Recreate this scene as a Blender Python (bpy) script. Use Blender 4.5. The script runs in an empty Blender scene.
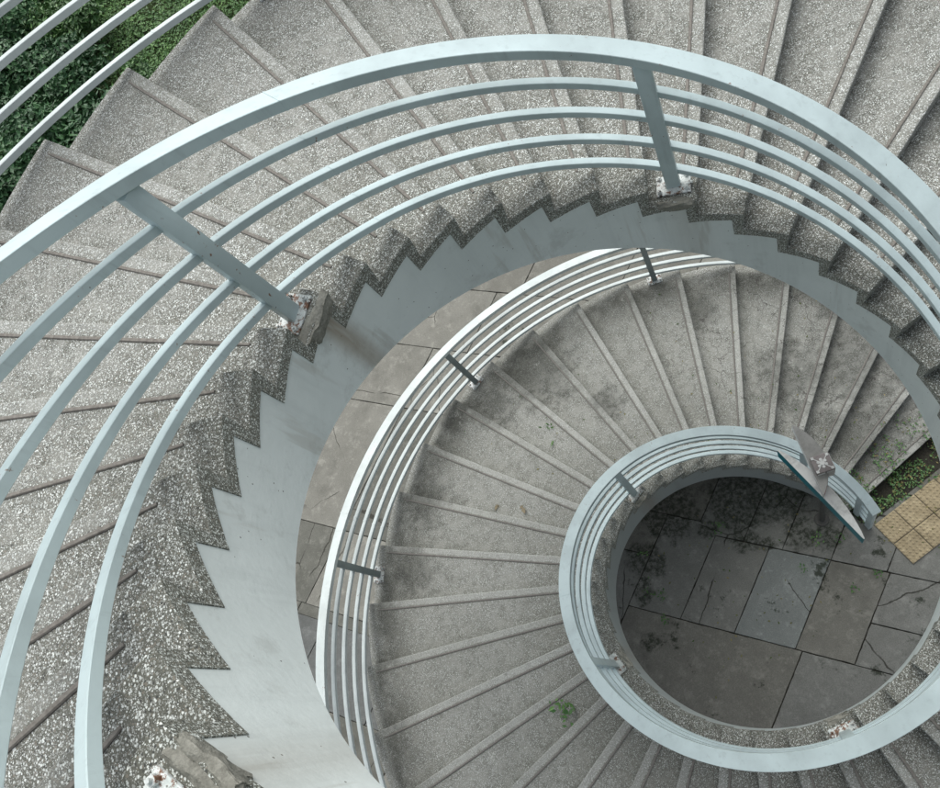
import bpy, bmesh, math, random
from mathutils import Matrix, Vector, noise
random.seed(7)
scene = bpy.context.scene
COL = scene.collection
PI = math.pi

# ---------------------------------------------------------------- camera, light, exposure
cam_d = bpy.data.cameras.new('camera'); cam = bpy.data.objects.new('camera', cam_d); COL.objects.link(cam)
cam_d.sensor_width = 36; cam_d.lens = 36 * 786.65 / 940
cam_d.clip_start = 0.02; cam_d.clip_end = 600
RT = ((0.81014996, 0.57016878, 0.13625196), (-0.45059895, 0.75434165, -0.47741937), (-0.37499016, 0.32538629, 0.86804732))
cam.matrix_world = Matrix.Translation((-0.17892, -1.18393, 10.77553)) @ Matrix(RT).to_4x4()
scene.camera = cam

SUN_EL, SUN_AZ = 60, 75          # azimuth measured counter-clockwise from +x
world = bpy.data.worlds.new('World'); scene.world = world; world.use_nodes = True
wn = world.node_tree.nodes; wl = world.node_tree.links
bg = wn['Background']
sky = wn.new('ShaderNodeTexSky'); sky.sky_type = 'NISHITA'; sky.sun_disc = False
sky.sun_elevation = math.radians(SUN_EL); sky.sun_rotation = math.radians(90 - SUN_AZ)
sky.air_density = 1.0; sky.dust_density = 3.5; sky.ozone_density = 1.0
hs = wn.new('ShaderNodeHueSaturation'); hs.inputs['Saturation'].default_value = 0.38
wl.new(sky.outputs[0], hs.inputs['Color']); wl.new(hs.outputs[0], bg.inputs[0]); bg.inputs[1].default_value = 0.09
sd = bpy.data.lights.new('sun', 'SUN'); sun = bpy.data.objects.new('sun', sd); COL.objects.link(sun)
sd.energy = 1.45; sd.angle = math.radians(68); sd.color = (0.985, 1, 0.945)
e, a = math.radians(SUN_EL), math.radians(SUN_AZ)
sun.rotation_euler = Vector((math.cos(e) * math.cos(a), math.cos(e) * math.sin(a), math.sin(e))).to_track_quat('Z', 'Y').to_euler()
vs = scene.view_settings
vs.view_transform = 'Standard'; vs.look = 'None'; vs.gamma = 1; vs.use_curve_mapping = False; vs.exposure = 0.90

# ---------------------------------------------------------------- stair constants
DTH = 0.167662741; H = 0.16; RI = 1.420; RO = 4.1825; M_ = 0.0712; SB = 0.613
K0, K1 = 1, 72

# ---------------------------------------------------------------- helpers
def mesh_obj(name, bm, mats, parent=None, smooth=None):
    me = bpy.data.meshes.new(name)
    bmesh.ops.recalc_face_normals(bm, faces=bm.faces)
    bm.to_mesh(me); bm.free()
    return link_mesh(name, me, mats, parent, smooth)
def link_mesh(name, me, mats, parent=None, smooth=None):
    if not isinstance(mats, (list, tuple)): mats = [mats]
    for m in mats: me.materials.append(m)
    if smooth:
        me.polygons.foreach_set('use_smooth', [True] * len(me.polygons))
        if smooth is not True: me.set_sharp_from_angle(angle=math.radians(smooth))
    o = bpy.data.objects.new(name, me); COL.objects.link(o)
    if parent: o.parent = parent
    return o
def tag(o, label=None, cat=None, group=None, kind=None):
    if label: o['label'] = label
    if cat: o['category'] = cat
    if group: o['group'] = group
    if kind: o['kind'] = kind
    return o
def empty(name, label, cat, loc=(0, 0, 0), group=None):
    o = bpy.data.objects.new(name, None); COL.objects.link(o); o.location = loc
    o.empty_display_size = 0.2
    return tag(o, label, cat, group)
def P(r, th, z): return Vector((r * math.cos(th), r * math.sin(th), z))

def box(bm, mat4, sx, sy, sz, bev=0.0, mi=0):
    r = bmesh.ops.create_cube(bm, size=1, matrix=mat4 @ Matrix.Diagonal((sx, sy, sz, 1)))
    fs = set(f for v in r['verts'] for f in v.link_faces)
    for f in fs: f.material_index = mi
    if bev:
        es = list(set(e for v in r['verts'] for e in v.link_edges))
        rr = bmesh.ops.bevel(bm, geom=es, offset=bev, segments=2, affect='EDGES', profile=0.5)
        for f in rr['faces']: f.material_index = mi

# ---------------------------------------------------------------- materials
class NT:
    def __init__(s, name, rough=0.8, spec=0.3):
        s.m = bpy.data.materials.new(name); s.m.use_nodes = True
        s.t = s.m.node_tree; s.b = s.t.nodes['Principled BSDF']
        s.b.inputs['Roughness'].default_value = rough
        s.b.inputs['Specular IOR Level'].default_value = spec
        s.geo = s.n('ShaderNodeNewGeometry'); s.pos = s.geo.outputs['Position']
    def n(s, t, **k):
        x = s.t.nodes.new(t)
        for a_, v in k.items(): setattr(x, a_, v)
        return x
    def l(s, a_, b_): s.t.links.new(a_, b_)
    def put(s, sock, v):
        if isinstance(v, bpy.types.NodeSocket): s.l(v, sock)
        elif isinstance(v, (tuple, list)) and len(v) == 3 and sock.type == 'RGBA': sock.default_value = (*v, 1)
        else: sock.default_value = v
    def noise(s, scale, detail=4, rough=0.55, vec=None, dist=0.0):
        x = s.n('ShaderNodeTexNoise'); x.inputs['Scale'].default_value = scale
        x.inputs['Detail'].default_value = detail; x.inputs['Roughness'].default_value = rough
        x.inputs['Distortion'].default_value = dist
        s.l(vec or s.pos, x.inputs['Vector']); return x.outputs['Fac']
    def vor(s, scale, feature='F1', vec=None, rnd=1.0):
        x = s.n('ShaderNodeTexVoronoi', feature=feature); x.inputs['Scale'].default_value = scale
        x.inputs['Randomness'].default_value = rnd
        s.l(vec or s.pos, x.inputs['Vector']); return x
    def math(s, op, a_, b_=0.0, c_=None, clamp=False):
        x = s.n('ShaderNodeMath', operation=op, use_clamp=clamp)
        s.put(x.inputs[0], a_); s.put(x.inputs[1], b_)
        if c_ is not None: s.put(x.inputs[2], c_)
        return x.outputs[0]
    def rng(s, v, a0, a1, b0=0.0, b1=1.0, smooth=True):
        x = s.n('ShaderNodeMapRange'); x.interpolation_type = 'SMOOTHSTEP' if smooth else 'LINEAR'
        s.put(x.inputs[0], v)
        for i, q in enumerate((a0, a1, b0, b1)): s.put(x.inputs[i + 1], q)
        return x.outputs[0]
    def mix(s, f, a_, b_, blend='MIX'):
        x = s.n('ShaderNodeMix', data_type='RGBA', blend_type=blend)
        s.put(x.inputs[0], f); s.put(x.inputs[6], a_); s.put(x.inputs[7], b_); return x.outputs[2]
    def ramp(s, f, stops, const=False):
        x = s.n('ShaderNodeValToRGB'); cr = x.color_ramp
        if const: cr.interpolation = 'CONSTANT'
        while len(cr.elements) < len(stops): cr.elements.new(0.5)
        for el, (p_, c) in zip(cr.elements, stops): el.position = p_; el.color = (*c, 1)
        s.put(x.inputs[0], f); return x.outputs[0]
    def sep(s, v):
        x = s.n('ShaderNodeSeparateXYZ'); s.l(v, x.inputs[0]); return x.outputs
    def spot(s, p_, r0, r1, nz=None):
        x = s.n('ShaderNodeVectorMath', operation='DISTANCE'); s.l(s.pos, x.inputs[0]); x.inputs[1].default_value = p_
        d = x.outputs['Value']
        if nz is not None: d = s.math('ADD', d, s.math('MULTIPLY', s.math('SUBTRACT', nz, 0.5), r1 * 1.6))
        return s.rng(d, r0, r1, 1.0, 0.0)
    def bump(s, h, strength=0.3, dist=0.01):
        x = s.n('ShaderNodeBump'); x.inputs['Strength'].default_value = strength; x.inputs['Distance'].default_value = dist
        s.l(h, x.inputs['Height']); s.l(x.outputs[0], s.b.inputs['Normal'])
    def col(s, c): s.put(s.b.inputs['Base Color'], c); return s.m

def terrazzo(name, margin=False):
    t = NT(name, 0.75, 0.35)
    wv = t.noise(40, 2)
    sc = 165 if margin else 150
    v = t.vor(sc)
    rnd = t.sep(v.outputs['Color'])
    thr = t.math('MULTIPLY_ADD', rnd[1], 0.42, 0.20)
    chip = t.math('LESS_THAN', v.outputs['Distance'], thr)
    ccol = t.ramp(rnd[0], [(0.0, (0.07, 0.072, 0.068)), (0.12, (0.21, 0.195, 0.165)), (0.30, (0.34, 0.35, 0.335)), (0.55, (0.58, 0.61, 0.60)), (0.82, (0.78, 0.81, 0.80))], True)
    matrix = t.ramp(t.noise(260, 2), [(0.25, (0.085, 0.087, 0.074)), (0.75, (0.19, 0.19, 0.166))])
    v2 = t.vor(sc * 1.9); r2 = t.sep(v2.outputs['Color'])
    small = t.math('MULTIPLY', t.math('LESS_THAN', v2.outputs['Distance'], 0.42), t.math('GREATER_THAN', r2[0], 0.38))
    matrix = t.mix(small, matrix, t.ramp(r2[1], [(0.0, (0.10, 0.10, 0.09)), (0.3, (0.34, 0.35, 0.335)), (0.6, (0.52, 0.54, 0.53)), (0.9, (0.66, 0.69, 0.68))], True))
    c = t.mix(chip, matrix, ccol)
    big = t.noise(1.3, 5, 0.6)
    mid = t.noise(9, 5, 0.65)
    if margin:
        c = t.mix(1.0, c, (0.97, 0.97, 0.94), 'MULTIPLY')
    else:
        # trowelled cement film over the chips and age: lower flight is duller and greyer
        film = t.rng(mid, 0.42, 0.68)
        z = t.sep(t.pos)[2]
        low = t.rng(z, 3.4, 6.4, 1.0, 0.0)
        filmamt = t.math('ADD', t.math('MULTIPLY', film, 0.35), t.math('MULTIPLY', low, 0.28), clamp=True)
        oc = t.n('ShaderNodeTexCoord').outputs['Object']; ox, oy, oz = t.sep(oc)[:3]
        inner = t.rng(ox, 1.60, 1.95, 1.0, 0.0)
        filmamt = t.math('MULTIPLY', filmamt, t.math('SUBTRACT', 1.0, inner))
        c = t.mix(filmamt, c, t.ramp(t.noise(150, 3), [(0.3, (0.225, 0.225, 0.202)), (0.7, (0.375, 0.372, 0.34))]))
        c = t.mix(t.rng(big, 0.35, 0.7, 0.30, 0.0), c, (0.55, 0.55, 0.52), 'MULTIPLY')
        c = t.mix(t.math('MULTIPLY', inner, 0.25), c, (0.74, 0.74, 0.70), 'MULTIPLY')
        # scrubbed nosing band between the edge and the anti-slip strip
        band = t.math('MULTIPLY', t.rng(oy, 0.060, 0.066, 1.0, 0.0), t.rng(ox, 1.66, 1.80))
        band = t.math('MULTIPLY', band, t.rng(ox, 4.02, 4.10, 1.0, 0.0))
        band = t.math('MULTIPLY', band, t.rng(oz, -0.03, -0.01))
        c = t.mix(t.math('MULTIPLY', band, t.math('MULTIPLY_ADD', low, 0.14, 0.12)), c, (0.54, 0.55, 0.525))
        # grime collecting inside the outer kerb line and along worn spots, lower flight mostly
        nz = t.noise(3.2, 6, 0.7)
        ring = t.math('MULTIPLY', t.rng(ox, 3.55, 3.98), t.rng(ox, 4.02, 4.09, 1.0, 0.0))
        ring = t.math('MULTIPLY', ring, t.math('MULTIPLY', t.rng(nz, 0.34, 0.60), low))
        c = t.mix(t.math('MULTIPLY', ring, 0.72), c, (0.30, 0.30, 0.28), 'MULTIPLY')
        spots = None
        for p_, r_ in (((-0.75, 3.55, 1.7), 0.75), ((-1.35, 3.35, 1.9), 0.45), ((-0.2, 2.7, 1.5), 0.35), ((2.6, 1.6, 0.4), 0.9), ((2.2, 0.9, 0.2), 0.9), ((-3.1, 1.9, 2.3), 0.4), ((-0.2, -2.3, 4.4), 0.45), ((3.3, 1.2, 0.25), 0.5), ((1.9, 1.9, 0.6), .7), ((2.9, 2.3, 0.7), .4), ((1.5, 3.2, .9), .35), ((-2.7, 2.6, 2.0), .5), ((-1.9, 3.6, 1.9), .3)):
            s_ = t.spot(p_, r_ * 0.25, r_, t.noise(4.5, 6, 0.7))
            spots = s_ if spots is None else t.math('MAXIMUM', spots, s_)
        c = t.mix(t.math('MULTIPLY', spots, 0.7), c, (0.28, 0.285, 0.27), 'MULTIPLY')
        # noisy darkening towards the riser, paler trodden line, slab-to-slab tone
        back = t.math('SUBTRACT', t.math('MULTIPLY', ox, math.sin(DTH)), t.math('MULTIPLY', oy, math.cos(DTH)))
        riser_dark = t.math('MULTIPLY', t.rng(t.math('DIVIDE', back, ox), 0.0, 0.045, 1.0, 0.0), t.rng(t.noise(5.5, 6, 0.7), 0.40, 0.62, 0.15, 1.0))
        riser_dark = t.math('MULTIPLY', riser_dark, t.rng(oz, -0.02, -0.005))
        c = t.mix(t.math('MULTIPLY', riser_dark, 0.34), c, (0.42, 0.43, 0.39), 'MULTIPLY')
        walk = t.math('MULTIPLY', t.rng(ox, 2.0, 2.6), t.rng(ox, 3.2, 3.8, 1.0, 0.0))
        c = t.mix(t.math('MULTIPLY', t.math('MULTIPLY', walk, t.rng(mid, 0.35, 0.6)), 0.16), c, (0.50, 0.51, 0.49))
        oi = t.n('ShaderNodeObjectInfo').outputs['Random']
        c = t.mix(t.math('MULTIPLY', oi, 0.22), c, (0.66, 0.66, 0.62), 'MULTIPLY')
        lich = t.math('MULTIPLY', t.rng(t.noise(2.3, 7, 0.75), 0.60, 0.66), t.rng(t.noise(60, 3), 0.4, 0.6))
        c = t.mix(t.math('MULTIPLY', lich, 0.35), c, (0.60, 0.61, 0.57))
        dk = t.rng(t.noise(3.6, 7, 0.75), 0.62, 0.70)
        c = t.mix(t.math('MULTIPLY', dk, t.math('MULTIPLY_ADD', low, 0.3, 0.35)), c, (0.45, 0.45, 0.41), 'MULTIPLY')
        # hairline cracks on the lowest treads
        cv = t.n('ShaderNodeTexVoronoi', feature='DISTANCE_TO_EDGE'); cv.inputs['Scale'].default_value = 2.1
        mp = t.n('ShaderNodeVectorMath', operation='ADD'); t.l(t.pos, mp.inputs[0])
        nn = t.n('ShaderNodeTexNoise'); nn.inputs['Scale'].default_value = 5; nn.inputs['Detail'].default_value = 6; t.l(t.pos, nn.inputs['Vector'])
        sc_ = t.n('ShaderNodeVectorMath', operation='SCALE'); sc_.inputs['Scale'].default_value = 0.35; t.l(nn.outputs['Color'], sc_.inputs[0])
        t.l(sc_.outputs[0], mp.inputs[1]); t.l(mp.outputs[0], cv.inputs['Vector'])
        crack = t.math('MULTIPLY', t.math('LESS_THAN', cv.outputs['Distance'], 0.007), t.rng(z, 0.9, 1.4, 1.0, 0.0))
        c = t.mix(t.math('MULTIPLY', crack, 0.75), c, (0.06, 0.055, 0.05))
    t.bump(t.math('ADD', t.math('MULTIPLY', chip, 0.6), t.noise(300, 2)), 0.35, 0.003)
    return t.col(c)
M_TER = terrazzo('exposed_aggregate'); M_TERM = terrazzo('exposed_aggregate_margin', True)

def strip_mat():
    t = NT('carborundum_strip', 0.85, 0.2)
    c = t.ramp(t.noise(60, 4), [(0.3, (0.135, 0.125, 0.112)), (0.7, (0.235, 0.22, 0.20))])
    z = t.sep(t.pos)[2]
    c = t.mix(t.rng(z, 3.0, 6.0, 0.45, 0.0), c, (0.17, 0.165, 0.155))
    t.bump(t.noise(220, 2), 0.4, 0.004)
    return t.col(c)
M_STRIP = strip_mat()

def paint(name, base, rough=0.42, var=0.12, chips=True, grime=0.5):
    t = NT(name, rough, 0.45)
    d = tuple(x * (1 - var * 1.6) for x in base)
    c = t.mix(t.rng(t.noise(2.2, 5, 0.6), 0.35, 0.7), base, d)
    st = t.rng(t.noise(14, 6, 0.7), 0.58, 0.75, 0, grime)
    c = t.mix(st, c, tuple(x * 0.78 for x in base))
    if chips:
        pin = t.math('LESS_THAN', t.noise(28, 3, 0.6), 0.235)
        c = t.mix(pin, c, (0.10, 0.08, 0.065))
        mp = t.n('ShaderNodeMapping'); mp.inputs['Scale'].default_value = (22, 22, 3); t.l(t.pos, mp.inputs['Vector'])
        c = t.mix(t.rng(t.noise(1.0, 5, 0.65, mp.outputs[0]), 0.52, 0.74, 0, 0.5), c, tuple(x * 0.70 for x in base))
        rust = t.math('MULTIPLY', t.rng(t.noise(3.1, 3), 0.56, 0.62), t.rng(t.noise(34, 5, 0.7), 0.63, 0.68))
        c = t.mix(rust, c, (0.20, 0.10, 0.055))
    t.bump(t.math('ADD', t.noise(90, 3), t.math('MULTIPLY', t.noise(12, 3), 1.5)), 0.16, 0.004)
    return t.col(c)
M_RAIL = paint('pale_blue_grey_rail_paint', (0.55, 0.655, 0.67), 0.42)
M_RAIL2 = paint('weathered_rail_paint', (0.60, 0.66, 0.655), 0.5)
M_POST2 = paint('dark_grey_outer_post', (0.24, 0.28, 0.275), 0.6)  # darker grey for the outer posts than for the inner ones

def stringer_mat():
    t = NT('painted_stringer', 0.6, 0.35)
    base = t.mix(t.rng(t.noise(1.6, 5, 0.6), 0.3, 0.7), (0.70, 0.755, 0.75), (0.63, 0.685, 0.68))
    # vertical water streaks: stretch the noise along z
    mp = t.n('ShaderNodeMapping'); mp.inputs['Scale'].default_value = (9, 9, 0.9); t.l(t.pos, mp.inputs['Vector'])
    base = t.mix(t.rng(t.noise(1.0, 5, 0.65, mp.outputs[0]), 0.45, 0.75, 0, 0.3), base, (0.40, 0.44, 0.44))
    base = t.mix(t.rng(t.noise(22, 5, 0.6), 0.60, 0.72, 0, 0.5), base, (0.60, 0.65, 0.655))
    base = t.mix(t.rng(t.noise(3.4, 8, 0.75), 0.55, 0.68, 0, 0.4), base, (0.42, 0.445, 0.43))
    base = t.mix(t.rng(t.noise(0.8, 4, 0.6, mp.outputs[0]), 0.60, 0.68, 0, 0.35), base, (0.38, 0.37, 0.33))
    v = t.vor(26); r = t.sep(v.outputs['Color'])
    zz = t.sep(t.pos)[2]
    base = t.mix(t.rng(zz, 2.2, 5.0, 0.75, 0.0), base, (0.20, 0.22, 0.215))  # shade and dirt of the lower flight painted in, darker towards the bottom
    pin = t.math('MULTIPLY', t.math('LESS_THAN', v.outputs['Distance'], 0.085), t.math('GREATER_THAN', r[0], 0.72))
    base = t.mix(pin, base, (0.10, 0.10, 0.095))
    at = t.n('ShaderNodeAttribute'); at.attribute_name = 'stain'
    sn = t.math('MULTIPLY', at.outputs['Fac'], t.rng(t.noise(3, 5, 0.6, mp.outputs[0]), 0.15, 0.55, 0.45, 1.0), clamp=True)
    base = t.mix(t.math('MULTIPLY', sn, 0.9), base, (0.24, 0.185, 0.125))
    t.bump(t.math('ADD', t.math('SUBTRACT', t.noise(30, 4), t.math('MULTIPLY', pin, 1.0)), t.math('MULTIPLY', t.noise(5, 3), 2)), 0.25, 0.006)
    return t.col(base)
M_STR = stringer_mat()

def concrete(name, c0, c1, sc=3.0, moss=0.0, bump=0.3, crack=0.0):
    t = NT(name, 0.9, 0.2)
    c = t.ramp(t.noise(sc, 6, 0.65), [(0.28, c0), (0.72, c1)])
    c = t.mix(t.rng(t.noise(110, 3), 0.35, 0.7, 0, 0.4), c, tuple(x * 0.6 for x in c0))
    c = t.mix(t.rng(t.noise(17, 5, 0.7), 0.60, 0.70, 0, 0.5), c, tuple(min(1, x * 1.35) for x in c1))
    c = t.mix(t.rng(t.noise(1.4, 6, 0.7), 0.52, 0.70, 0, 0.45), c, tuple(x * 0.6 for x in c0))
    c = t.mix(t.rng(t.noise(8, 6, 0.75), 0.60, 0.72, 0, 0.65), c, tuple(x * 0.45 for x in c0))
    c = t.mix(t.rng(t.noise(40, 4, 0.7), 0.66, 0.70, 0, 0.8), c, (0.05, 0.055, 0.045))
    c = t.mix(t.rng(t.noise(75, 6, 0.85), 0.38, 0.62, 0, 0.45), c, tuple(x * 0.55 for x in c0))
    c = t.mix(t.rng(t.noise(4.2, 8, 0.8), 0.50, 0.66, 0, 0.45), c, tuple(min(1, x * 1.3) for x in c1))
    if crack:
        nn = t.n('ShaderNodeTexNoise'); nn.inputs['Scale'].default_value = 3; nn.inputs['Detail'].default_value = 7; t.l(t.pos, nn.inputs['Vector'])
        sc_ = t.n('ShaderNodeVectorMath', operation='SCALE'); sc_.inputs['Scale'].default_value = 0.14; t.l(nn.outputs['Color'], sc_.inputs[0])
        ad = t.n('ShaderNodeVectorMath', operation='ADD'); t.l(t.pos, ad.inputs[0]); t.l(sc_.outputs[0], ad.inputs[1])
        cv = t.n('ShaderNodeTexVoronoi', feature='DISTANCE_TO_EDGE'); cv.inputs['Scale'].default_value = crack; t.l(ad.outputs[0], cv.inputs['Vector'])
        ck = t.math('MULTIPLY', t.math('LESS_THAN', cv.outputs['Distance'], 0.006 * crack), t.rng(t.noise(.9, 2), 0.45, 0.52))
        c = t.mix(t.math('MULTIPLY', ck, 0.85), c, (0.035, 0.033, 0.028))
    if moss:
        c = t.mix(t.rng(t.noise(1.9, 6, 0.75), 0.62 - moss * 0.1, 0.70 - moss * 0.1, 0, 0.85), c, (0.022, 0.028, 0.018))
        sp = None
        for p_, r_ in (((-1.0, 1.15, 0), 0.28), ((-1.25, .72, 0), 0.16), ((-0.9, 1.0, 0), .2), ((-0.05, 1.02, 0), 0.17), ((-0.35, 1.5, 0), 0.5), ((0.5, 1.1, 0), 0.55), ((0.95, 0.85, 0), 0.4), ((0.25, 0.66, 0), .22), ((0.85, .35, 0), .25), ((-1.5, 0.2, 0), .15), ((1.1, 0.15, 0), .22), ((.45, .45, 0), .12)):
            s_ = t.spot(p_, r_ * 0.55, r_, t.noise(7, 6, 0.7)); sp = s_ if sp is None else t.math('MAXIMUM', sp, s_)
        c = t.mix(t.math('MULTIPLY', sp, t.rng(t.noise(16, 6, 0.75), 0.38, 0.60, 0.15, 0.85)), c, (0.020, 0.026, 0.016))
    t.bump(t.noise(60, 5, 0.7), bump, 0.01)
    return t.col(c)
M_CONC = concrete('raw_concrete', (0.20, 0.19, 0.17), (0.30, 0.285, 0.26))
M_MORTAR = concrete('mortar_patch', (0.23, 0.225, 0.195), (0.37, 0.365, 0.325), 9, bump=0.8)
SLAB = [concrete('slab_grey', (0.17, 0.172, 0.158), (0.25, 0.252, 0.235), 3, 0.4, crack=.8),
        concrete('slab_bluish', (0.19, 0.205, 0.198), (0.265, 0.283, 0.272), 3, 0.4, crack=.5),
        concrete('slab_brown', (0.155, 0.152, 0.134), (0.23, 0.225, 0.20), 2.5, 0.5),
        concrete('slab_warm_pale', (0.175, 0.172, 0.152), (0.28, 0.274, 0.245), 1.8, crack=.7),
        concrete('slab_dull', (0.105, 0.106, 0.092), (0.19, 0.188, 0.168), 1.8, crack=.9),
        concrete('asphalt', (0.125, 0.13, 0.126), (0.17, 0.176, 0.172), 12, bump=0.7)]
M_TILE = concrete('tactile_yellow', (0.33, 0.27, 0.17), (0.50, 0.42, 0.28), 7)
M_SOIL = concrete('soil', (0.030, 0.028, 0.022), (0.060, 0.056, 0.044), 5, bump=0.9)
def grass_ground():
    t = NT('ground_soil_and_grass', 0.95, 0.1)
    c = t.ramp(t.noise(0.9, 8, 0.7), [(0.3, (0.022, 0.030, 0.014)), (0.55, (0.035, 0.055, 0.018)), (0.75, (0.055, 0.052, 0.035))])
    c = t.mix(t.rng(t.noise(18, 6), 0.4, 0.65, 0, 0.6), c, (0.02, 0.032, 0.012)); t.bump(t.noise(25, 6), 1, 0.05)
    return t.col(c)
M_GROUND = grass_ground()
def plate_mat():
    t = NT('thick_white_paint_on_steel', 0.4, 0.5)
    c = t.mix(t.rng(t.noise(9, 4), 0.35, 0.65), (0.68, 0.71, 0.70), (0.50, 0.54, 0.53))
    c = t.mix(t.rng(t.noise(22, 6, 0.75), 0.52, 0.58), c, (0.17, 0.085, 0.05))
    c = t.mix(t.rng(t.noise(38, 5, 0.7), 0.57, 0.61), c, (0.07, 0.062, 0.052))
    t.bump(t.noise(55, 4), 0.8, 0.01); return t.col(c)
M_PLATE = plate_mat()
def leafmat(name, c0, c1, rough=0.4, spec=0.5):
    t = NT(name, rough, spec)
    c = t.mix(t.geo.outputs['Random Per Island'], c0, c1)
    c = t.mix(t.rng(t.noise(1.1, 4), 0.35, 0.65, 0.0, 0.55), c, tuple(x * 0.55 for x in c0))
    t.b.inputs['Transmission Weight'].default_value = 0
    return t.col(c)
M_LEAF = [leafmat('glossy_dark_leaf', (0.022, 0.075, 0.028), (0.085, 0.19, 0.075), 0.42, 0.35),
          leafmat('mid_green_leaf', (0.045, 0.12, 0.035), (0.13, 0.26, 0.075), 0.45),
          leafmat('fresh_green_leaf', (0.06, 0.15, 0.045), (0.15, 0.28, 0.085), 0.5, 0.3)]
M_LITTER = leafmat('leaf_litter_mixed', (0.05, 0.10, 0.025), (0.30, 0.24, 0.11), 0.7, 0.2)
M_DRY = leafmat('dry_leaf', (0.24, 0.20, 0.13), (0.34, 0.30, 0.22), 0.8, 0.1)
M_BARK = concrete('bark', (0.05, 0.042, 0.032), (0.10, 0.085, 0.065), 12)
def flat(name, c, rough=0.5, var=0.15):
    t = NT(name, rough, 0.4)
    cc = t.mix(t.rng(t.noise(6, 6, 0.7), 0.4, 0.7), c, tuple(x * (1 - var * 2) for x in c)); t.bump(t.noise(40, 3), 0.1, 0.004)
    return t.col(cc)
M_SIGNW = flat('sign_white', (0.70, 0.70, 0.68), 0.5, 0.2); M_SIGNT = flat('sign_teal', (0.015, 0.20, 0.245), 0.4)
M_SIGNG = flat('sign_grey_dirty', (0.30, 0.295, 0.28), 0.7); M_PINK = flat('sign_faded_red', (0.30, 0.17, 0.165), 0.7)
M_POLE = flat('dark_pole_steel', (0.085, 0.085, 0.08), 0.5); M_CAP = flat('cap_brown', (0.25, 0.22, 0.215), 0.7)

# ---------------------------------------------------------------- ground and paving
def grid_ground():
    bm = bmesh.new()
    S = 250
    vsx = [bm.verts.new((x, y, -0.035)) for x, y in ((-S, -S), (S, -S), (S, S), (-S, S))]
    bm.faces.new(vsx); return mesh_obj('ground', bm, M_GROUND)
tag(grid_ground(), kind='structure')
AX = Vector((0.700, -0.714)); BX = Vector((0.838, 0.545))
def ab(p):   # world -> grid coordinates
    det = AX.x * BX.y - AX.y * BX.x
    return ((p[0] * BX.y - p[1] * BX.x) / det, (AX.x * p[1] - AX.y * p[0]) / det)
def W2(a_, b_): q = AX * a_ + BX * b_; return (q.x, q.y)
def slab(bm, pts, mi, top=0.0, gap=0.006, bev=0.006, jit=0.0):
    if jit:
        q = []
        for i in range(len(pts)):
            a_, b_ = Vector(pts[i]), Vector(pts[(i + 1) % len(pts)]); n_ = max(3, int((b_ - a_).length / .05))
            cc = sum((Vector(p) for p in pts), Vector((0, 0))) / len(pts)
            for j in range(n_):
                p = a_.lerp(b_, j / n_)
                w = noise.noise(Vector((p.x * 5, p.y * 5, mi))) * .5 + noise.noise(Vector((p.x * 23, p.y * 23, mi + 4.))) * .8
                ch = .018 * max(0, noise.noise(Vector((a_.x * 9, a_.y * 9, 2))) + .25) * max(0, 1 - j * .6) if j < 2 else 0
                p = p + (cc - p).normalized() * (max(0, w) * jit + ch)
                q.append((p.x, p.y))
        pts = q
    c = Vector((sum(p[0] for p in pts) / len(pts), sum(p[1] for p in pts) / len(pts)))
    def inset(d, z):
        out = []
        for p in pts:
            v = Vector(p) - c; L = v.length
            out.append(bm.verts.new((*(c + v * ((L - d) / L)), z)))
        return out
    lo = inset(gap, -0.03); mid = inset(gap, top - bev); hi = inset(gap + bev, top)
    n = len(pts)
    if jit: pass
    f = bm.faces.new(hi); f.material_index = mi
    for a_, b_ in ((lo, mid), (mid, hi)):
        for i in range(n):
            f = bm.faces.new((a_[i], a_[(i + 1) % n], b_[(i + 1) % n], b_[i])); f.material_index = mi
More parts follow.
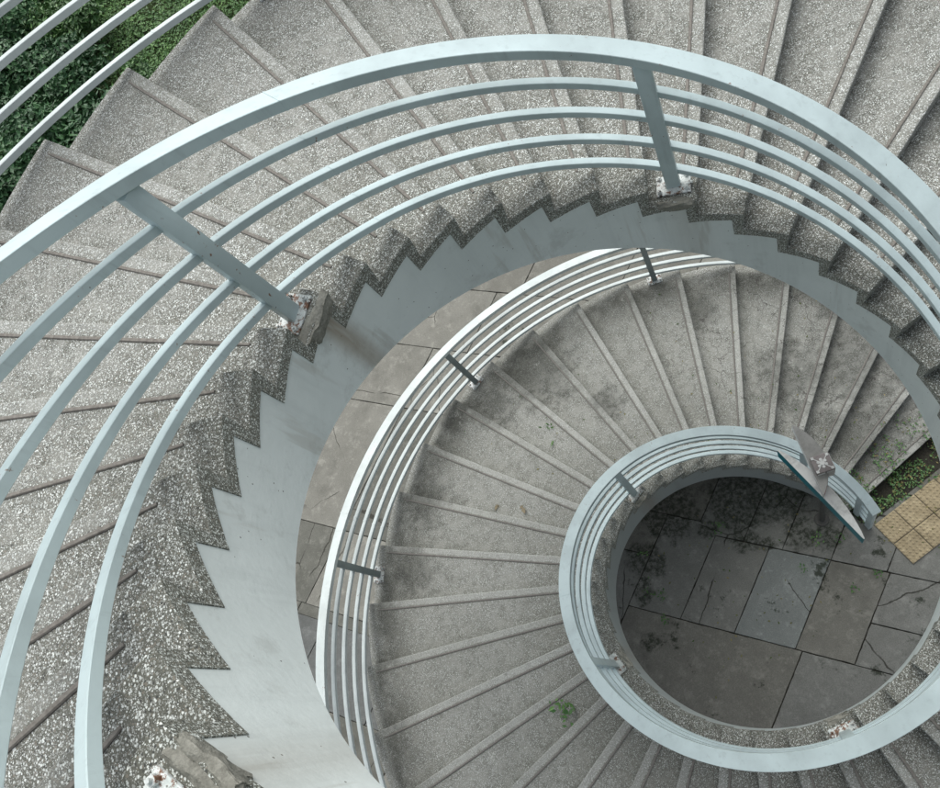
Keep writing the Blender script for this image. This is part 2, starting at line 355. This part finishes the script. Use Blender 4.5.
def paving():
    bm = bmesh.new(); rr = random.Random(3)
    # measured rows in the well (grid coords a along the long joint, b across)
    A = lambda p: ab(p)
    bl = ab((-1.02, .25))[1]            # long joint
    bt = ab((0.9, -0.06))[1]            # upper joint
    j0 = A((-1.5, .74))[0]; j1 = A((-1.02, .25))[0]; j2 = A((-.55, -.23))[0]; j3 = A((-.06, -.75))[0]; j4 = A((.42, -1.2))[0]
    jb = A((-.02, -.82))[0]
    def cell(a0, a1, b0, b1, mi): slab(bm, [W2(a0, b0), W2(a1, b0), W2(a1, b1), W2(a0, b1)], mi, rr.uniform(-.004, .004), 0.005, jit=.011)
    cell(j0, j1, bl, bt + .15, 0); cell(j1, j2, bl, bt, 0); cell(j2, j3, bl, bt, 1)
    am = ab((1.0, -.55))[1]
    cell(j3, j4, bl, bt, 2)
    bm_ = bl + (bt - bl) * 0.45
    cell(j4, j4 + .75, bl, bm_, 0); cell(j4, j4 + .75, bm_, bt, 4 if False else 0)
    cell(j0, jb, bl - 1.25, bl, 2); cell(jb, jb + 1.0, bl - 1.25, bl, 0)
    cell(jb + 1.0, jb + 2.2, bl - 1.25, bl, 0); cell(j4 + .75, j4 + 1.6, bl, bt, 0)
    cell(j0 - .9, j0, bl - 1.25, bl - .3, 2); cell(j0 - .9, j0, bl - .3, bt - .45, 0); cell(j0 - .9, j0, bt - .45, bt + .15, 2)
    # upper row
    us = [j0 - .9, j1 - .25, j1 + .35, j2 + .15, j3, j3 + .62, j4 + .55, j4 + 1.6]
    for i in range(len(us) - 1):
        b0 = bt + (.15 if us[i + 1] <= j1 + .1 else 0)
        cell(us[i], us[i + 1], b0, bt + 1.0, rr.choice((0, 2, 0)))
    for i in range(6): cell(j0 - .9 + i * .85, j0 - .05 + i * .85, bt + 1.0, bt + 2.1, rr.choice((0, 2)))
    # surrounding paved yard outside the stair (irregular rows)
    amin, amax = j0 - 10, j4 + 9
    b = bl - 9.0 * 0 - 1.25 - 8 * 1.1
    inner = lambda a0, a1, b0, b1: (a1 > j0 - .9 + .01 and a0 < j4 + 1.6 - .01 and b1 > bl - 1.25 + .01 and b0 < bt + 2.1 - .01)
    asb = ab((-5.6, 2.93)); as0 = ab((-5.85, 1.5))[1]
    rows = []
    q = bl - 1.25
    lows = [q, asb[1], as0] + [as0 - 1.1 * n for n in range(1, 7)]
    rows += [(b_, a_) for a_, b_ in zip(lows, lows[1:])]
    for b0, b1 in ((bl - 1.25, bl), (bl, bt + 1.0), (bt + 1.0, bt + 2.1)): rows.append((b0, b1))
    q = bt + 2.1
    while q < bt + 9: rows.append((q, q + 1.12)); q += 1.12
    for b0, b1 in rows:
        a_ = amin + rr.uniform(0, .4)
        if b0 >= bl - 1.26 and b1 <= bt + 2.11:
            segs = []
            x = j0 - .9
            while x > amin: segs.append((x - 1.25, x)); x -= 1.25
            x = j4 + 1.6
            while x < amax: segs.append((x, x + 1.25)); x += 1.25
        else:
            segs = []
            while a_ < amax:
                w = rr.uniform(1.0, 1.7); segs.append((a_, a_ + w)); a_ += w
        for a0, a1 in segs:
            cx, cy = W2((a0 + a1) / 2, (b0 + b1) / 2)
            if cy > 9.2: continue
            if cx > -1.1 and cy > 4.4: mi = 2
            elif as0 < (b0 + b1) / 2 < asb[1]: mi = 5
            else: mi = rr.choice((3, 3, 4))
            cell(a0, a1, b0, b1, mi)
    return mesh_obj('pavement', bm, SLAB)
tag(paving(), kind='structure')
# dark joint bed under the slabs
bm = bmesh.new(); bmesh.ops.create_circle(bm, cap_ends=True, segments=64, radius=11.5, matrix=Matrix.Translation((0, -1, -0.022)))
tag(mesh_obj('joint_bed', bm, M_SOIL), kind='structure')
# soil strip at the foot of the stair, in front of the first riser
bm = bmesh.new()
pts = [(1.50, 0.08), (1.60, 0.02), (2.9, .16), (4.4, .3), (4.4, .95), (1.50, 0.40)]
vv = [bm.verts.new((x, y, 0.006)) for x, y in pts]; bm.faces.new(vv)
tag(mesh_obj('soil_strip', bm, M_SOIL), kind='structure')
# tactile tiles
def tactile():
    bm = bmesh.new(); rr = random.Random(5)
    O = Vector((1.605, -.02)); U = Vector((.3, .03)); V = Vector((.03, -.3))
    for i in range(0, 9):
        for j in range(2):
            p = [O + U * i + V * j, O + U * (i + 1) + V * j, O + U * (i + 1) + V * (j + 1), O + U * i + V * (j + 1)]
            dz = rr.uniform(0, .004)
            slab(bm, [tuple(q) for q in p], 0, 0.014 + dz, 0.006, 0.004)
            for m in range(6):
                for n in range(6):
                    c = O + U * (i + (m + .5) / 6) + V * (j + (n + .5) / 6)
                    r = bmesh.ops.create_uvsphere(bm, u_segments=8, v_segments=4, radius=.0165, matrix=Matrix.Translation((c.x, c.y, .014 + dz)) @ Matrix.Diagonal((1, 1, .55, 1)))
    return mesh_obj('tactile_path', bm, M_TILE)
tag(tactile(), kind='structure')

# ---------------------------------------------------------------- the stair
stair = empty('spiral_staircase', 'spiral exposed aggregate concrete staircase with pale blue painted inner face', 'staircase')

def step_mesh():
    bm = bmesh.new()
    h, m = H, M_
    def prof(r, zo, oo):
        pts = [(0, oo, -.010 + 0), (0, oo + .003, -.003 - zo), (0, .010 + oo, -zo)]
        pts += [(f, 0 if f < 1 else 0.0215, -zo) for f in (.25, .5, .75, 1)]
        pts += [(1, 0.0305, -m + zo), (.75, 0, -m + zo), (.5, 0, -m + zo), (.25, 0, -m + zo), (0, m - oo, -m + zo), (0, m - oo, -h - m + zo), (0, .03 + oo, -h - m + zo)]
        return [bm.verts.new(P(r, f * DTH + o / r, z)) for f, o, z in pts]
    rings = [prof(RI, .004, .002), prof(RI + .005, 0, 0)]
    for i in range(1, 60):
        rj = RI + .005 + (RO - RI - .011) * i / 60
        j = noise.noise(Vector((rj * 9, 0, 0))) * .0022 + noise.noise(Vector((rj * 31, 4, 0))) * .0012
        rings.append(prof(rj, max(0, j * .6), j))
    rings += [prof(RO - .006, 0, 0), prof(RO, .005, .003)]
    # radial subdivision so noise and shading stay even
    for a_, b_ in zip(rings, rings[1:]):
        n = len(a_)
        for i in range(n):
            f = bm.faces.new((a_[i], a_[(i + 1) % n], b_[(i + 1) % n], b_[i])); f.material_index = 0
    # end caps built from quads
    for R_, flip in ((rings[0], False), (rings[-1], True)):
        top = R_[2:7]; bot = [R_[11], R_[10], R_[9], R_[8], R_[7]]
        for i in range(4):
            f = bm.faces.new((top[i], top[i + 1], bot[i + 1], bot[i])); f.material_index = 1
        f = bm.faces.new((R_[0], R_[1], R_[2], R_[11])); f.material_index = 1
        f = bm.faces.new((R_[0], R_[11], R_[12], R_[13])); f.material_index = 1
    bmesh.ops.recalc_face_normals(bm, faces=bm.faces)
    me = bpy.data.meshes.new('step'); bm.to_mesh(me); bm.free()
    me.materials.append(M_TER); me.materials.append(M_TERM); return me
def strip_mesh():
    bm = bmesh.new()
    xs = [1.585 + (4.05 - 1.585) * i / 24 for i in range(25)]
    rr = random.Random(2); rings = []
    for i, x in enumerate(xs):
        w = .0098 + rr.uniform(-.0005, .0005); hgt = .009 + rr.uniform(-.001, .001); y0 = .082
        if i in (0, 24): w *= .6; hgt *= .6
        rings.append([bm.verts.new((x, y0 + dy * w, z)) for dy, z in ((-1, -.004), (-1, hgt * .5), (-.6, hgt), (.6, hgt), (1, hgt * .5), (1, -.004))])
    for a_, b_ in zip(rings, rings[1:]):
        for i in range(6): bm.faces.new((a_[i], a_[(i + 1) % 6], b_[(i + 1) % 6], b_[i]))
    bm.faces.new(rings[0]); bm.faces.new(rings[-1])
    bmesh.ops.recalc_face_normals(bm, faces=bm.faces)
    me = bpy.data.meshes.new('anti_slip_strip'); bm.to_mesh(me); bm.free()
    me.materials.append(M_STRIP); me.polygons.foreach_set('use_smooth', [True] * len(me.polygons)); me.set_sharp_from_angle(angle=.6); return me
step_me, strip_me = step_mesh(), strip_mesh()
step0 = bpy.data.objects.new('step', step_me); strip0 = bpy.data.objects.new('anti_slip_strip', strip_me)
for k in range(K0, K1 + 1):
    s = step0 if k == K0 else step0.copy(); t = strip0 if k == K0 else strip0.copy()
    COL.objects.link(s); COL.objects.link(t)
    s.parent = stair; t.parent = s
    s.location = (0, 0, k * H); s.rotation_euler = (0, 0, k * DTH)

def body():
    bm = bmesh.new()
    st = bm.loops.layers.color  # unused
    cols = []
    for k in range(K0, K1 + 1):
        zt = k * H - M_ + .015
        for f in (0, .1, .2, .3, .4, .5, .6, .7, .8, .9, 1): cols.append((k + f, M_ - .015, zt))
    ri, ro = RI + .004, RO - .006
    stain = bm.verts.layers.float.new('stain')
    NZ = 8
    rings = []
    for kk, o, zt in cols:
        zb = max(kk * H - SB, -.03)
        zb = min(zb, zt - .02)
        inn = []
        for j in range(NZ + 1):
            z = zt + (zb - zt) * j / NZ
            v = bm.verts.new(P(ri, kk * DTH + o / ri, z)); inn.append(v)
            s = 0
            for kp, wd, am in ((51.6, .26, 1.0), (43.5, .5, .3), (59.9, .4, .4), (35.5, .5, .4), (27.5, .5, .4), (19.5, .5, .4), (11.5, .5, .5)):
                d = (kk + .4 - kp - .0) / wd
                s = max(s, am * math.exp(-d * d) * (1 - .35 * j / NZ))
            v[stain] = s
        to = bm.verts.new(P(ro, kk * DTH + o / ro, zt)); bo = bm.verts.new(P(ro, kk * DTH + o / ro, zb))
        rings.append((inn, to, bo))
    for (a_, at, ab_), (b_, bt_, bb) in zip(rings, rings[1:]):
        same = abs(a_[-1].co.x - b_[-1].co.x) < 1e-6 and abs(a_[-1].co.y - b_[-1].co.y) < 1e-6
        if same:
            try: bm.faces.new((a_[0], at, bt_, b_[0])).material_index = 1
            except ValueError: pass
            continue
        for j in range(NZ): bm.faces.new((a_[j], b_[j], b_[j + 1], a_[j + 1])).material_index = 0
        bm.faces.new((at, bt_, bb, ab_)).material_index = 0
        bm.faces.new((a_[0], b_[0], bt_, at)).material_index = 1
        bm.faces.new((a_[-1], b_[-1], bb, ab_)).material_index = 0
    for (a_, at, ab_) in (rings[0], rings[-1]): bm.faces.new(a_ + [ab_, at]).material_index = 1
    me = bpy.data.meshes.new('stringer')
    bmesh.ops.recalc_face_normals(bm, faces=bm.faces)
    bm.to_mesh(me); bm.free()
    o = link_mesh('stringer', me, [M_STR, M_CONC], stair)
    me.polygons.foreach_set('use_smooth', [True] * len(me.polygons)); me.set_sharp_from_angle(angle=.5)
    o['label'] = 'pale blue grey painted concrete face below the steps'
    return o
body()

# ---------------------------------------------------------------- railings
def sweep(bm, r0, r1, z0, z1, k0, k1, c=.0025, dr=0.0, step=1 / 5, end_extend=0):
    n = max(2, int((k1 - k0) / step)); rings = []
    rp = random.Random(int(k0 * 100 + r0 * 1000))
    for i in range(n + 1):
        k = k0 + (k1 - k0) * i / n; th = k * DTH; zb = k * H
        a0, a1 = r0 + dr, r1 + dr
        pr = ((a0 + c, z0), (a1 - c, z0), (a1, z0 + c), (a1, z1 - c), (a1 - c, z1), (a0 + c, z1), (a0, z1 - c), (a0, z0 + c))
        rings.append([bm.verts.new(P(r, th, zb + z)) for r, z in pr])
    for a_, b_ in zip(rings, rings[1:]):
        for i in range(8): bm.faces.new((a_[i], a_[(i + 1) % 8], b_[(i + 1) % 8], b_[i]))
    bm.faces.new(rings[0]); bm.faces.new(rings[-1])
def weld(bm, r0, r1, z0, z1, k):
    w = .010
    sweep(bm, r0 - .0025, r1 + .0025, z0 - .0025, z1 + .0025, k - w, k + w, .003, step=.01)
def rail(name, par, r0, r1, z0, z1, k0, k1, joints, mat):
    bm = bmesh.new(); ks = [k0] + [j for j in joints if k0 < j < k1] + [k1]
    rr = random.Random(int(r0 * 1000 + z0 * 100))
    for a_, b_ in zip(ks, ks[1:]):
        sweep(bm, r0, r1, z0, z1, a_ + .004, b_ - .004, dr=rr.uniform(-.0018, .0018))
        if b_ < k1: weld(bm, r0, r1, z0, z1, b_)
    return mesh_obj(name, bm, mat, par, 35)
def post(par, k, r0, r1, zt, inner=True, wid=.078):
    th = k * DTH; zb = math.floor(k) * H - k * H      # tread level relative to the helix line
    bm = bmesh.new(); rc = (r0 + r1) / 2
    F = Matrix.Rotation(th, 4, 'Z') @ Matrix.Translation((rc, 0, k * H + (zt + zb) / 2))
    box(bm, F, r1 - r0, wid, zt - zb, .003)
    po = mesh_obj('post', bm, M_RAIL if inner else M_POST2, par, 35)
    if k < 1: return po
    # plate with bolts and sloppy paint
    bm = bmesh.new(); rr = random.Random(int(k * 10))
    F = Matrix.Rotation(th, 4, 'Z') @ Matrix.Translation((rc, 0, k * H + zb))
    box(bm, F @ Matrix.Translation((.0, 0, .006)), .125, .19, .014, .004)
    for sx in (-1, 1):
        for sy in (-1, 1):
            bmesh.ops.create_cone(bm, cap_ends=True, segments=6, radius1=.013, radius2=.012, depth=.016, matrix=F @ Matrix.Translation((sx * .043, sy * .074, .02)))
            bmesh.ops.create_cone(bm, cap_ends=True, segments=8, radius1=.006, radius2=.006, depth=.014, matrix=F @ Matrix.Translation((sx * .043, sy * .074, .032)))
    for _ in range(10):   # blobs of paint/weld round the foot
        q = (rr.uniform(-.055, .055), rr.choice((-1, 1)) * rr.uniform(.03, .09), .012)
        bmesh.ops.create_icosphere(bm, subdivisions=1, radius=rr.uniform(.008, .02), matrix=F @ Matrix.Translation(q) @ Matrix.Diagonal((1, 1.3, .4, 1)))
    mesh_obj('base_plate', bm, M_PLATE, po, 50)
    return po
def mortar(k, big=1.0, par=None, dk=0):
    """rough lump of mortar packed against the tread edge below a post"""
    bm = bmesh.new(); th = (k + dk) * DTH; zt = math.floor(k) * H
    bmesh.ops.create_cube(bm, size=1)
    bmesh.ops.subdivide_edges(bm, edges=bm.edges, cuts=11, use_grid_fill=True)
    for v in bm.verts:
        v.co = v.co.lerp(v.co.normalized() * .62, .28)
        x, y, z = v.co
        taper = 1 - .45 * (0.5 - z) * (1 if x < 0 else 0)
        nz = noise.noise_vector(v.co * 2.6 + Vector((k, 0, 0))) * .42 + noise.noise_vector(v.co * 7 + Vector((k, 3, 0))) * .16
        v.co = Vector(((x + nz.x * .4) * .075 * big * taper, (y * (1 - .25 * (z < 0)) + nz.y * .35) * .24 * big, (z + nz.z * .5) * (.095 * big)))
    F = Matrix.Rotation(th, 4, 'Z') @ Matrix.Translation((RI + .012, 0, zt - .044 * big))
    bmesh.ops.transform(bm, matrix=F, verts=bm.verts)
    return mesh_obj('mortar_patch', bm, M_MORTAR, stair, 40)

inn = empty('inner_railing', 'pale blue grey curved railing with four bars along the inner edge, circling the open well', 'railing', (0, 0, 0))
JI = [.5, 17.05, 33.1, 49.1]
KE = K1 - .3
rail('handrail', inn, 1.505, 1.612, .917, .975, -.15, KE, [j - .08 for j in JI], M_RAIL)
for z0, z1, r0, r1 in ((.690, .731, 1.535, 1.578), (.478, .520, 1.532, 1.574), (.265, .306, 1.530, 1.572), (.052, .095, 1.530, 1.572)):
    rail('bar', inn, r0, r1, z0, z1, .05, KE, JI, M_RAIL)
for k in (3.5, 11.5, 19.5, 27.5, 35.5, 43.5, 51.5, 59.65, 67.5): post(inn, k, 1.513, 1.558, .919)
for k in (.75, .02): post(inn, k, 1.520, 1.570, .919)
out = empty('outer_railing', 'whitish curved railing with four bars along the outer edge of the staircase', 'railing', (0, 0, 0))
JO = [14.7, 31.6, 48.6]
rail('handrail', out, 4.100, 4.200, .917, .975, -.15, KE, JO, M_RAIL2)
for z0, z1 in ((.690, .731), (.478, .520), (.265, .306), (.052, .095)):
    rail('bar', out, 4.128, 4.170, z0, z1, .05, KE, JO, M_RAIL2)
k = 3.5
while k < KE: post(out, k, 4.104, 4.150, .919, False, .07); k += 4
post(out, .75, 4.095, 4.14, .919, False)
for k, b_ in ((51.5, 1.0), (43.5, .8), (59.65, .8), (35.5, .7), (27.5, .7), (19.5, .75), (11.5, .8)): mortar(k, b_)

# ---------------------------------------------------------------- direction sign standing in the well
def blade(bm, p0, p1, bulge, z0, z1, side=1, n=16):
    """plano-convex board: straight face p0-p1, curved back"""
    p0, p1 = Vector(p0), Vector(p1); d = p1 - p0; nrm = Vector((-d.y, d.x)).normalized() * side
    st = [p0 + d * i / n for i in range(n + 1)]
    bk = [p0 + d * i / n + nrm * (bulge * math.sin(PI * i / n) ** .85 + .012) for i in range(n + 1)]
    lo = [[bm.verts.new((q.x, q.y, z)) for q in L] for L in (st, bk) for z in (z0, z1)]
    s0, s1, b0, b1 = lo
    for i in range(n):
        bm.faces.new((s0[i], s0[i + 1], s1[i + 1], s1[i])).material_index = 1
        bm.faces.new((b0[i], b1[i], b1[i + 1], b0[i + 1])).material_index = 2
        bm.faces.new((s1[i], s1[i + 1], b1[i + 1], b1[i])).material_index = 0
        bm.faces.new((s0[i], b0[i], b0[i + 1], s0[i + 1])).material_index = 0
    for i in (0, n): bm.faces.new((s0[i], s1[i], b1[i], b0[i])).material_index = 1
sign = empty('direction_sign', 'street sign on dark pole with two pointed boards, one edged in teal', 'sign', (1.16, .36, 0))
def sgn(name, bm, mats, sm=None, par=None):
    bmesh.ops.translate(bm, verts=bm.verts, vec=(-1.16, -.36, 0)); return mesh_obj(name, bm, mats, par or sign, sm)
bm = bmesh.new(); bmesh.ops.create_cone(bm, cap_ends=True, segments=20, radius1=.036, radius2=.034, depth=2.36, matrix=Matrix.Translation((1.16, .36, 1.18)))
bmesh.ops.create_cone(bm, cap_ends=True, segments=20, radius1=.09, radius2=.085, depth=.02, matrix=Matrix.Translation((1.16, .36, .01)))
sgn('pole', bm, M_POLE, 40)
bm = bmesh.new(); blade(bm, (.915, .76), (1.02, -.36), .105, 2.38, 2.62, 1)
o = sgn('sign_board', bm, [M_SIGNW, M_SIGNT, M_SIGNW]); o['label'] = 'long pointed white board edged in teal'
bm = bmesh.new(); blade(bm, (1.15, .845), (.965, .14), .15, 2.66, 2.80, 1)
o = sgn('sign_board', bm, [M_SIGNG, M_SIGNW, M_PINK]); o['label'] = 'shorter grey pointed board with faded red rim'
CA = math.radians(75)
F = Matrix.Translation((1.135, .375, 2.72)) @ Matrix.Rotation(CA, 4, 'Z')
bm = bmesh.new(); box(bm, F, .175, .175, .26, .008)
cap = sgn('cap', bm, M_CAP, 30)
bm = bmesh.new()      # pale rosette moulded in the cap top
zc = .132
for i in range(6):
    q = F @ Matrix.Rotation(i * PI / 3, 4, 'Z') @ Matrix.Translation((.036, 0, zc))
    bmesh.ops.create_cone(bm, cap_ends=True, segments=12, radius1=.017, radius2=.013, depth=.008, matrix=q)
bmesh.ops.create_cone(bm, cap_ends=True, segments=16, radius1=.026, radius2=.022, depth=.012, matrix=F @ Matrix.Translation((0, 0, zc)))
for sx in (-1, 1):
    for sy in (-1, 1): box(bm, F @ Matrix.Translation((sx * .068, sy * .068, zc - .001)), .026, .026, .005)
for q_ in (45, 135): box(bm, F @ Matrix.Rotation(math.radians(q_), 4, 'Z') @ Matrix.Translation((0, 0, zc - .001)), .19, .007, .0045)
sgn('rosette', bm, M_SIGNW, 40, cap)
bm = bmesh.new()
for s in (-1, 1):
    for j in range(4):
        box(bm, F @ Matrix.Translation((-.09 * 1, s * .042, .09 - j * .052)), .006, .07, .034)
        box(bm, F @ Matrix.Translation((s * .042, -.09, .09 - j * .052)), .07, .006, .034)
sgn('louvre', bm, M_SIGNW, None, cap)

# ---------------------------------------------------------------- vegetation
def leaf_cloud(rr, n, posf, size, up=0.5):
    vsx, fs = [], []
    for _ in range(n):
        p, nrm = posf(rr)
        s = size * rr.uniform(.6, 1.3)
        d = Vector((rr.gauss(0, 1), rr.gauss(0, 1), rr.gauss(0, .5))).normalized()
        nn = (nrm * .6 + Vector((rr.gauss(0, .6), rr.gauss(0, .6), rr.gauss(up, .5)))).normalized()
        u = (d - nn * d.dot(nn)).normalized(); w = nn.cross(u)
        i = len(vsx)
        vsx += [p, p + u * s * .45 + w * s * .24, p + u * s, p + u * s * .45 - w * s * .24]
        m = p + u * s * .5 - nn * s * .06
        vsx.append(m)
        fs += [(i, i + 1, i + 4), (i + 1, i + 2, i + 4), (i + 2, i + 3, i + 4), (i + 3, i, i + 4)]
    return vsx, fs
def pyd(name, vsx, fs, mat, par=None):
    me = bpy.data.meshes.new(name); me.from_pydata([tuple(v) for v in vsx], [], fs); me.update()
    return link_mesh(name, me, mat, par)
def shrub(x, y, r, h, mi, label, n=3500, size=.13, seed=0, group=None, cat='shrub', z0=-.03):
    rr = random.Random(seed)
    root = empty('shrub', label, cat, (x, y, z0), group)
    lobes = [(Vector((rr.uniform(-.6, .6) * r, rr.uniform(-.6, .6) * r, h * rr.uniform(.45, .8))), r * rr.uniform(.35, .6)) for _ in range(9)]
    def pf(q):
        c, lr = q.choice(lobes)
        d = Vector((q.gauss(0, 1), q.gauss(0, 1), q.gauss(.15, 1))).normalized()
        p = c + Vector((d.x, d.y, d.z * .75)) * lr * q.uniform(.55, 1.05)
        p.z = max(p.z, .03); return p, d
    pyd('foliage', *leaf_cloud(rr, n, pf, size), M_LEAF[mi], root)
    bm = bmesh.new()
    for c, lr in lobes[:6]:
        prev = Vector((rr.uniform(-.08, .08), rr.uniform(-.08, .08), 0))
        mid = prev.lerp(c, .55) + Vector((rr.uniform(-.08, .08), rr.uniform(-.08, .08), 0))
        for a_, b_, r0, r1 in ((prev, mid, .028, .02), (mid, c, .02, .008)):
            d = b_ - a_; F = Matrix.Translation((a_ + b_) / 2) @ d.to_track_quat('Z', 'Y').to_matrix().to_4x4()
            bmesh.ops.create_cone(bm, cap_ends=True, segments=6, radius1=r0, radius2=r1, depth=d.length, matrix=F)
    mesh_obj('stem', bm, M_BARK, root)
    return root
DK = 'dark glossy leaved shrub in the thicket beyond the staircase'
SH = [(-7.6, 15.0, 1.3, 1.5, 0, 'dark shrub nearest the left edge, just beyond the step corners'), (-6.8, 16.2, 1.2, 1.7, 0, 'tall dark glossy shrub between the two lowest outer rail bars'),
      (-5.8, 14.4, 1.15, 1.3, 0, 'dark shrub touching the step corner, below the lowest outer bar'), (-4.9, 15.2, 0.9, 1.1, 1, 'mid green shrub beside the light green patch'),
      (-7.3, 18.3, 1.4, 1.9, 0, 'pale tipped glossy shrub behind the outer bars at the far left'), (-6.0, 17.2, 1.1, 1.6, 0, 'glossy dark shrub in the middle of the thicket'),
      (-5.6, 19.3, 1.1, 1.3, 1, 'dense fine leaved round shrub near the top edge'), (-7.4, 20.6, 1.4, 1.8, 0, 'dark shrub at the top left corner'),
      (-8.9, 17.0, 1.4, 1.8, 0, DK), (-9.2, 20.2, 1.6, 2.0, 1, DK), (-9.6, 14.4, 1.4, 1.6, 0, DK), (-8.6, 12.6, 1.2, 1.3, 1, DK), (-5.4, 21.8, 1.4, 1.6, 0, DK), (-2.6, 19.8, 1.3, 1.3, 1, DK), (-11, 17.5, 1.5, 1.8, 0, DK)]
for i, (x, y, r, h, mi, lb) in enumerate(SH):
    shrub(x, y, r, h, mi, lb, 5200 if i < 8 else 2600, .145 if mi == 0 else .12, 20 + i, 'shrubs in the thicket beyond the staircase')
# low ground cover, light green
rr = random.Random(9)
def gc(q):
    while True:
        x, y = q.uniform(-5.4, 0.6), q.uniform(11.5, 20.5)
        if noise.noise(Vector((x * .5, y * .5, 3))) > -.38: break
    hh = .12 + .16 * (noise.noise(Vector((x * 1.3, y * 1.3, 0))) + .5)
    return Vector((x, y, q.uniform(0, max(.05, hh)) - .03)), Vector((0, 0, 1))
tag(pyd('ground_cover', *leaf_cloud(rr, 26000, gc, .085, 1.0), M_LEAF[2]), kind='stuff')
def gc2(q):
    x, y = q.uniform(-12, 3), q.uniform(8.5, 24)
    return Vector((x, y, q.uniform(-.03, .05))), Vector((0, 0, 1))
tag(pyd('undergrowth', *leaf_cloud(rr, 26000, gc2, .09, 1.0), M_LEAF[1]), kind='stuff')
# weeds and fallen leaves round the foot of the stair
rr = random.Random(12)
def wd(q):
    for _ in range(200):
        r = q.uniform(1.5, 4.0); th = q.uniform(.02, 2.1) * DTH; x, y = r * math.cos(th), r * math.sin(th)
        k = int(th / DTH); z = k * H
        if k == 0 and y < .05: continue
        dens = [1.0, .45, .15][k] if k < 3 else 0
        dn = noise.noise(Vector((x * 3.3, y * 3.3, 7))) + .28
        near = 1 if k == 0 else max(0, 1.4 - (th - k * DTH) * r * 1.0 - (r - 1.5) * .5)
        if q.random() < dens * near * (dn > 0): return Vector((x, y, z + .006 + q.uniform(0, .03 if k else .05))), Vector((0, 0, 1))
    return Vector((2, .3, .01)), Vector((0, 0, 1))
tag(pyd('weeds', *leaf_cloud(rr, 1500, wd, .036, 1.0), M_LEAF[1]), kind='stuff')
tag(pyd('weeds_and_dead_leaves', *leaf_cloud(rr, 420, wd, .036, 1.6), M_LITTER), kind='stuff')
def lt(q):
    c = q.random()
    if c < .35: x, y, z = q.uniform(-1.3, 1.2), q.uniform(-.8, 1.35), .006
    elif c < .6: x, y, z = q.uniform(1.5, 3.6), q.uniform(-.7, .5), .02
    else:
        r = q.uniform(1.6, 4); k = q.choice((1, 1, 1, 2, 2, 3, 4, 5, 6, 7, 9, 10, 11, 12)); th = (k + q.uniform(.1, .9)) * DTH; x, y, z = r * math.cos(th), r * math.sin(th), k * H + .006
    return Vector((x, y, z)), Vector((0, 0, 1))
tag(pyd('leaf_litter', *leaf_cloud(rr, 240, lt, .034, 3.5), M_LITTER), kind='stuff')
def tuft(q):
    c = q.choice(((-1.13, .72, .10), (-1.05, .62, .06), (-.95, 1.2, .05), (0.0, .93, .07), (.1, .98, .05), (.98, .2, .09), (.6, -.02, .04), (.95, -.5, .04), (1.28, -.5, .05), (-1.2, .35, .04), (1.2, .05, .06)))
    return Vector((c[0] + q.gauss(0, c[2] * .6), c[1] + q.gauss(0, c[2] * .6), q.uniform(.003, .03))), Vector((0, 0, 1))
tag(pyd('moss_and_seedlings', *leaf_cloud(rr, 170, tuft, .035, 1), M_LEAF[2]), kind='stuff')
def sprouts(q):
    x = q.choice((-.35, -.1, .2, .9, 1.4, 2.1)); y = 6.6 - .35 * x
    return Vector((x + q.gauss(0, .12), y + q.gauss(0, .12), q.uniform(.003, .04))), Vector((0, 0, 1))
tag(pyd('path_edge_weeds', *leaf_cloud(rr, 160, sprouts, .05, 1), M_LEAF[2]), kind='stuff')
def plant(name, label, x, y, z, n, spread, size, seed, cat='plant', mat=None, up=1.0):
    q = random.Random(seed)
    def pf(r_):
        return Vector((r_.gauss(0, spread), r_.gauss(0, spread), r_.uniform(.01, spread * 1.2))), Vector((0, 0, 1))
    o = pyd(name, *leaf_cloud(q, n, pf, size, up), mat or M_LEAF[2]); o.location = (x, y, z); return tag(o, label, cat)
plant('weed', 'small leafy green weed growing on a tread at the lower left of the small ring', -2.187, -.301, 3.04, 26, .06, .065, 1)
plant('weed', 'little green sprout on a stained tread near the upper left outer railing post', -.949, 2.774, 1.76, 8, .035, .045, 2)
plant('weed', 'tiny green sprout beside a strip edge, nearest the middle of the lower flight', -1.02, 2.52, 1.76, 6, .025, .04, 4)
plant('fallen_leaf', 'curled dry grey leaf lying on a tread, left one of two', -1.941, 2.144, 2.08, 2, .012, .085, 3, 'leaf', M_DRY, 3)
plant('fallen_leaf', 'curled dry grey leaf lying on a tread, right one of two', -1.68, 1.97, 2.08, 2, .014, .085, 5, 'leaf', M_DRY, 3)
plant('fallen_leaf', 'yellow green leaf on a broad upper tread near the top right', 1.72, 2.62, (41 - 1) * H + 5 * 0, 3, .012, .05, 6, 'leaf', M_LEAF[2], 3)
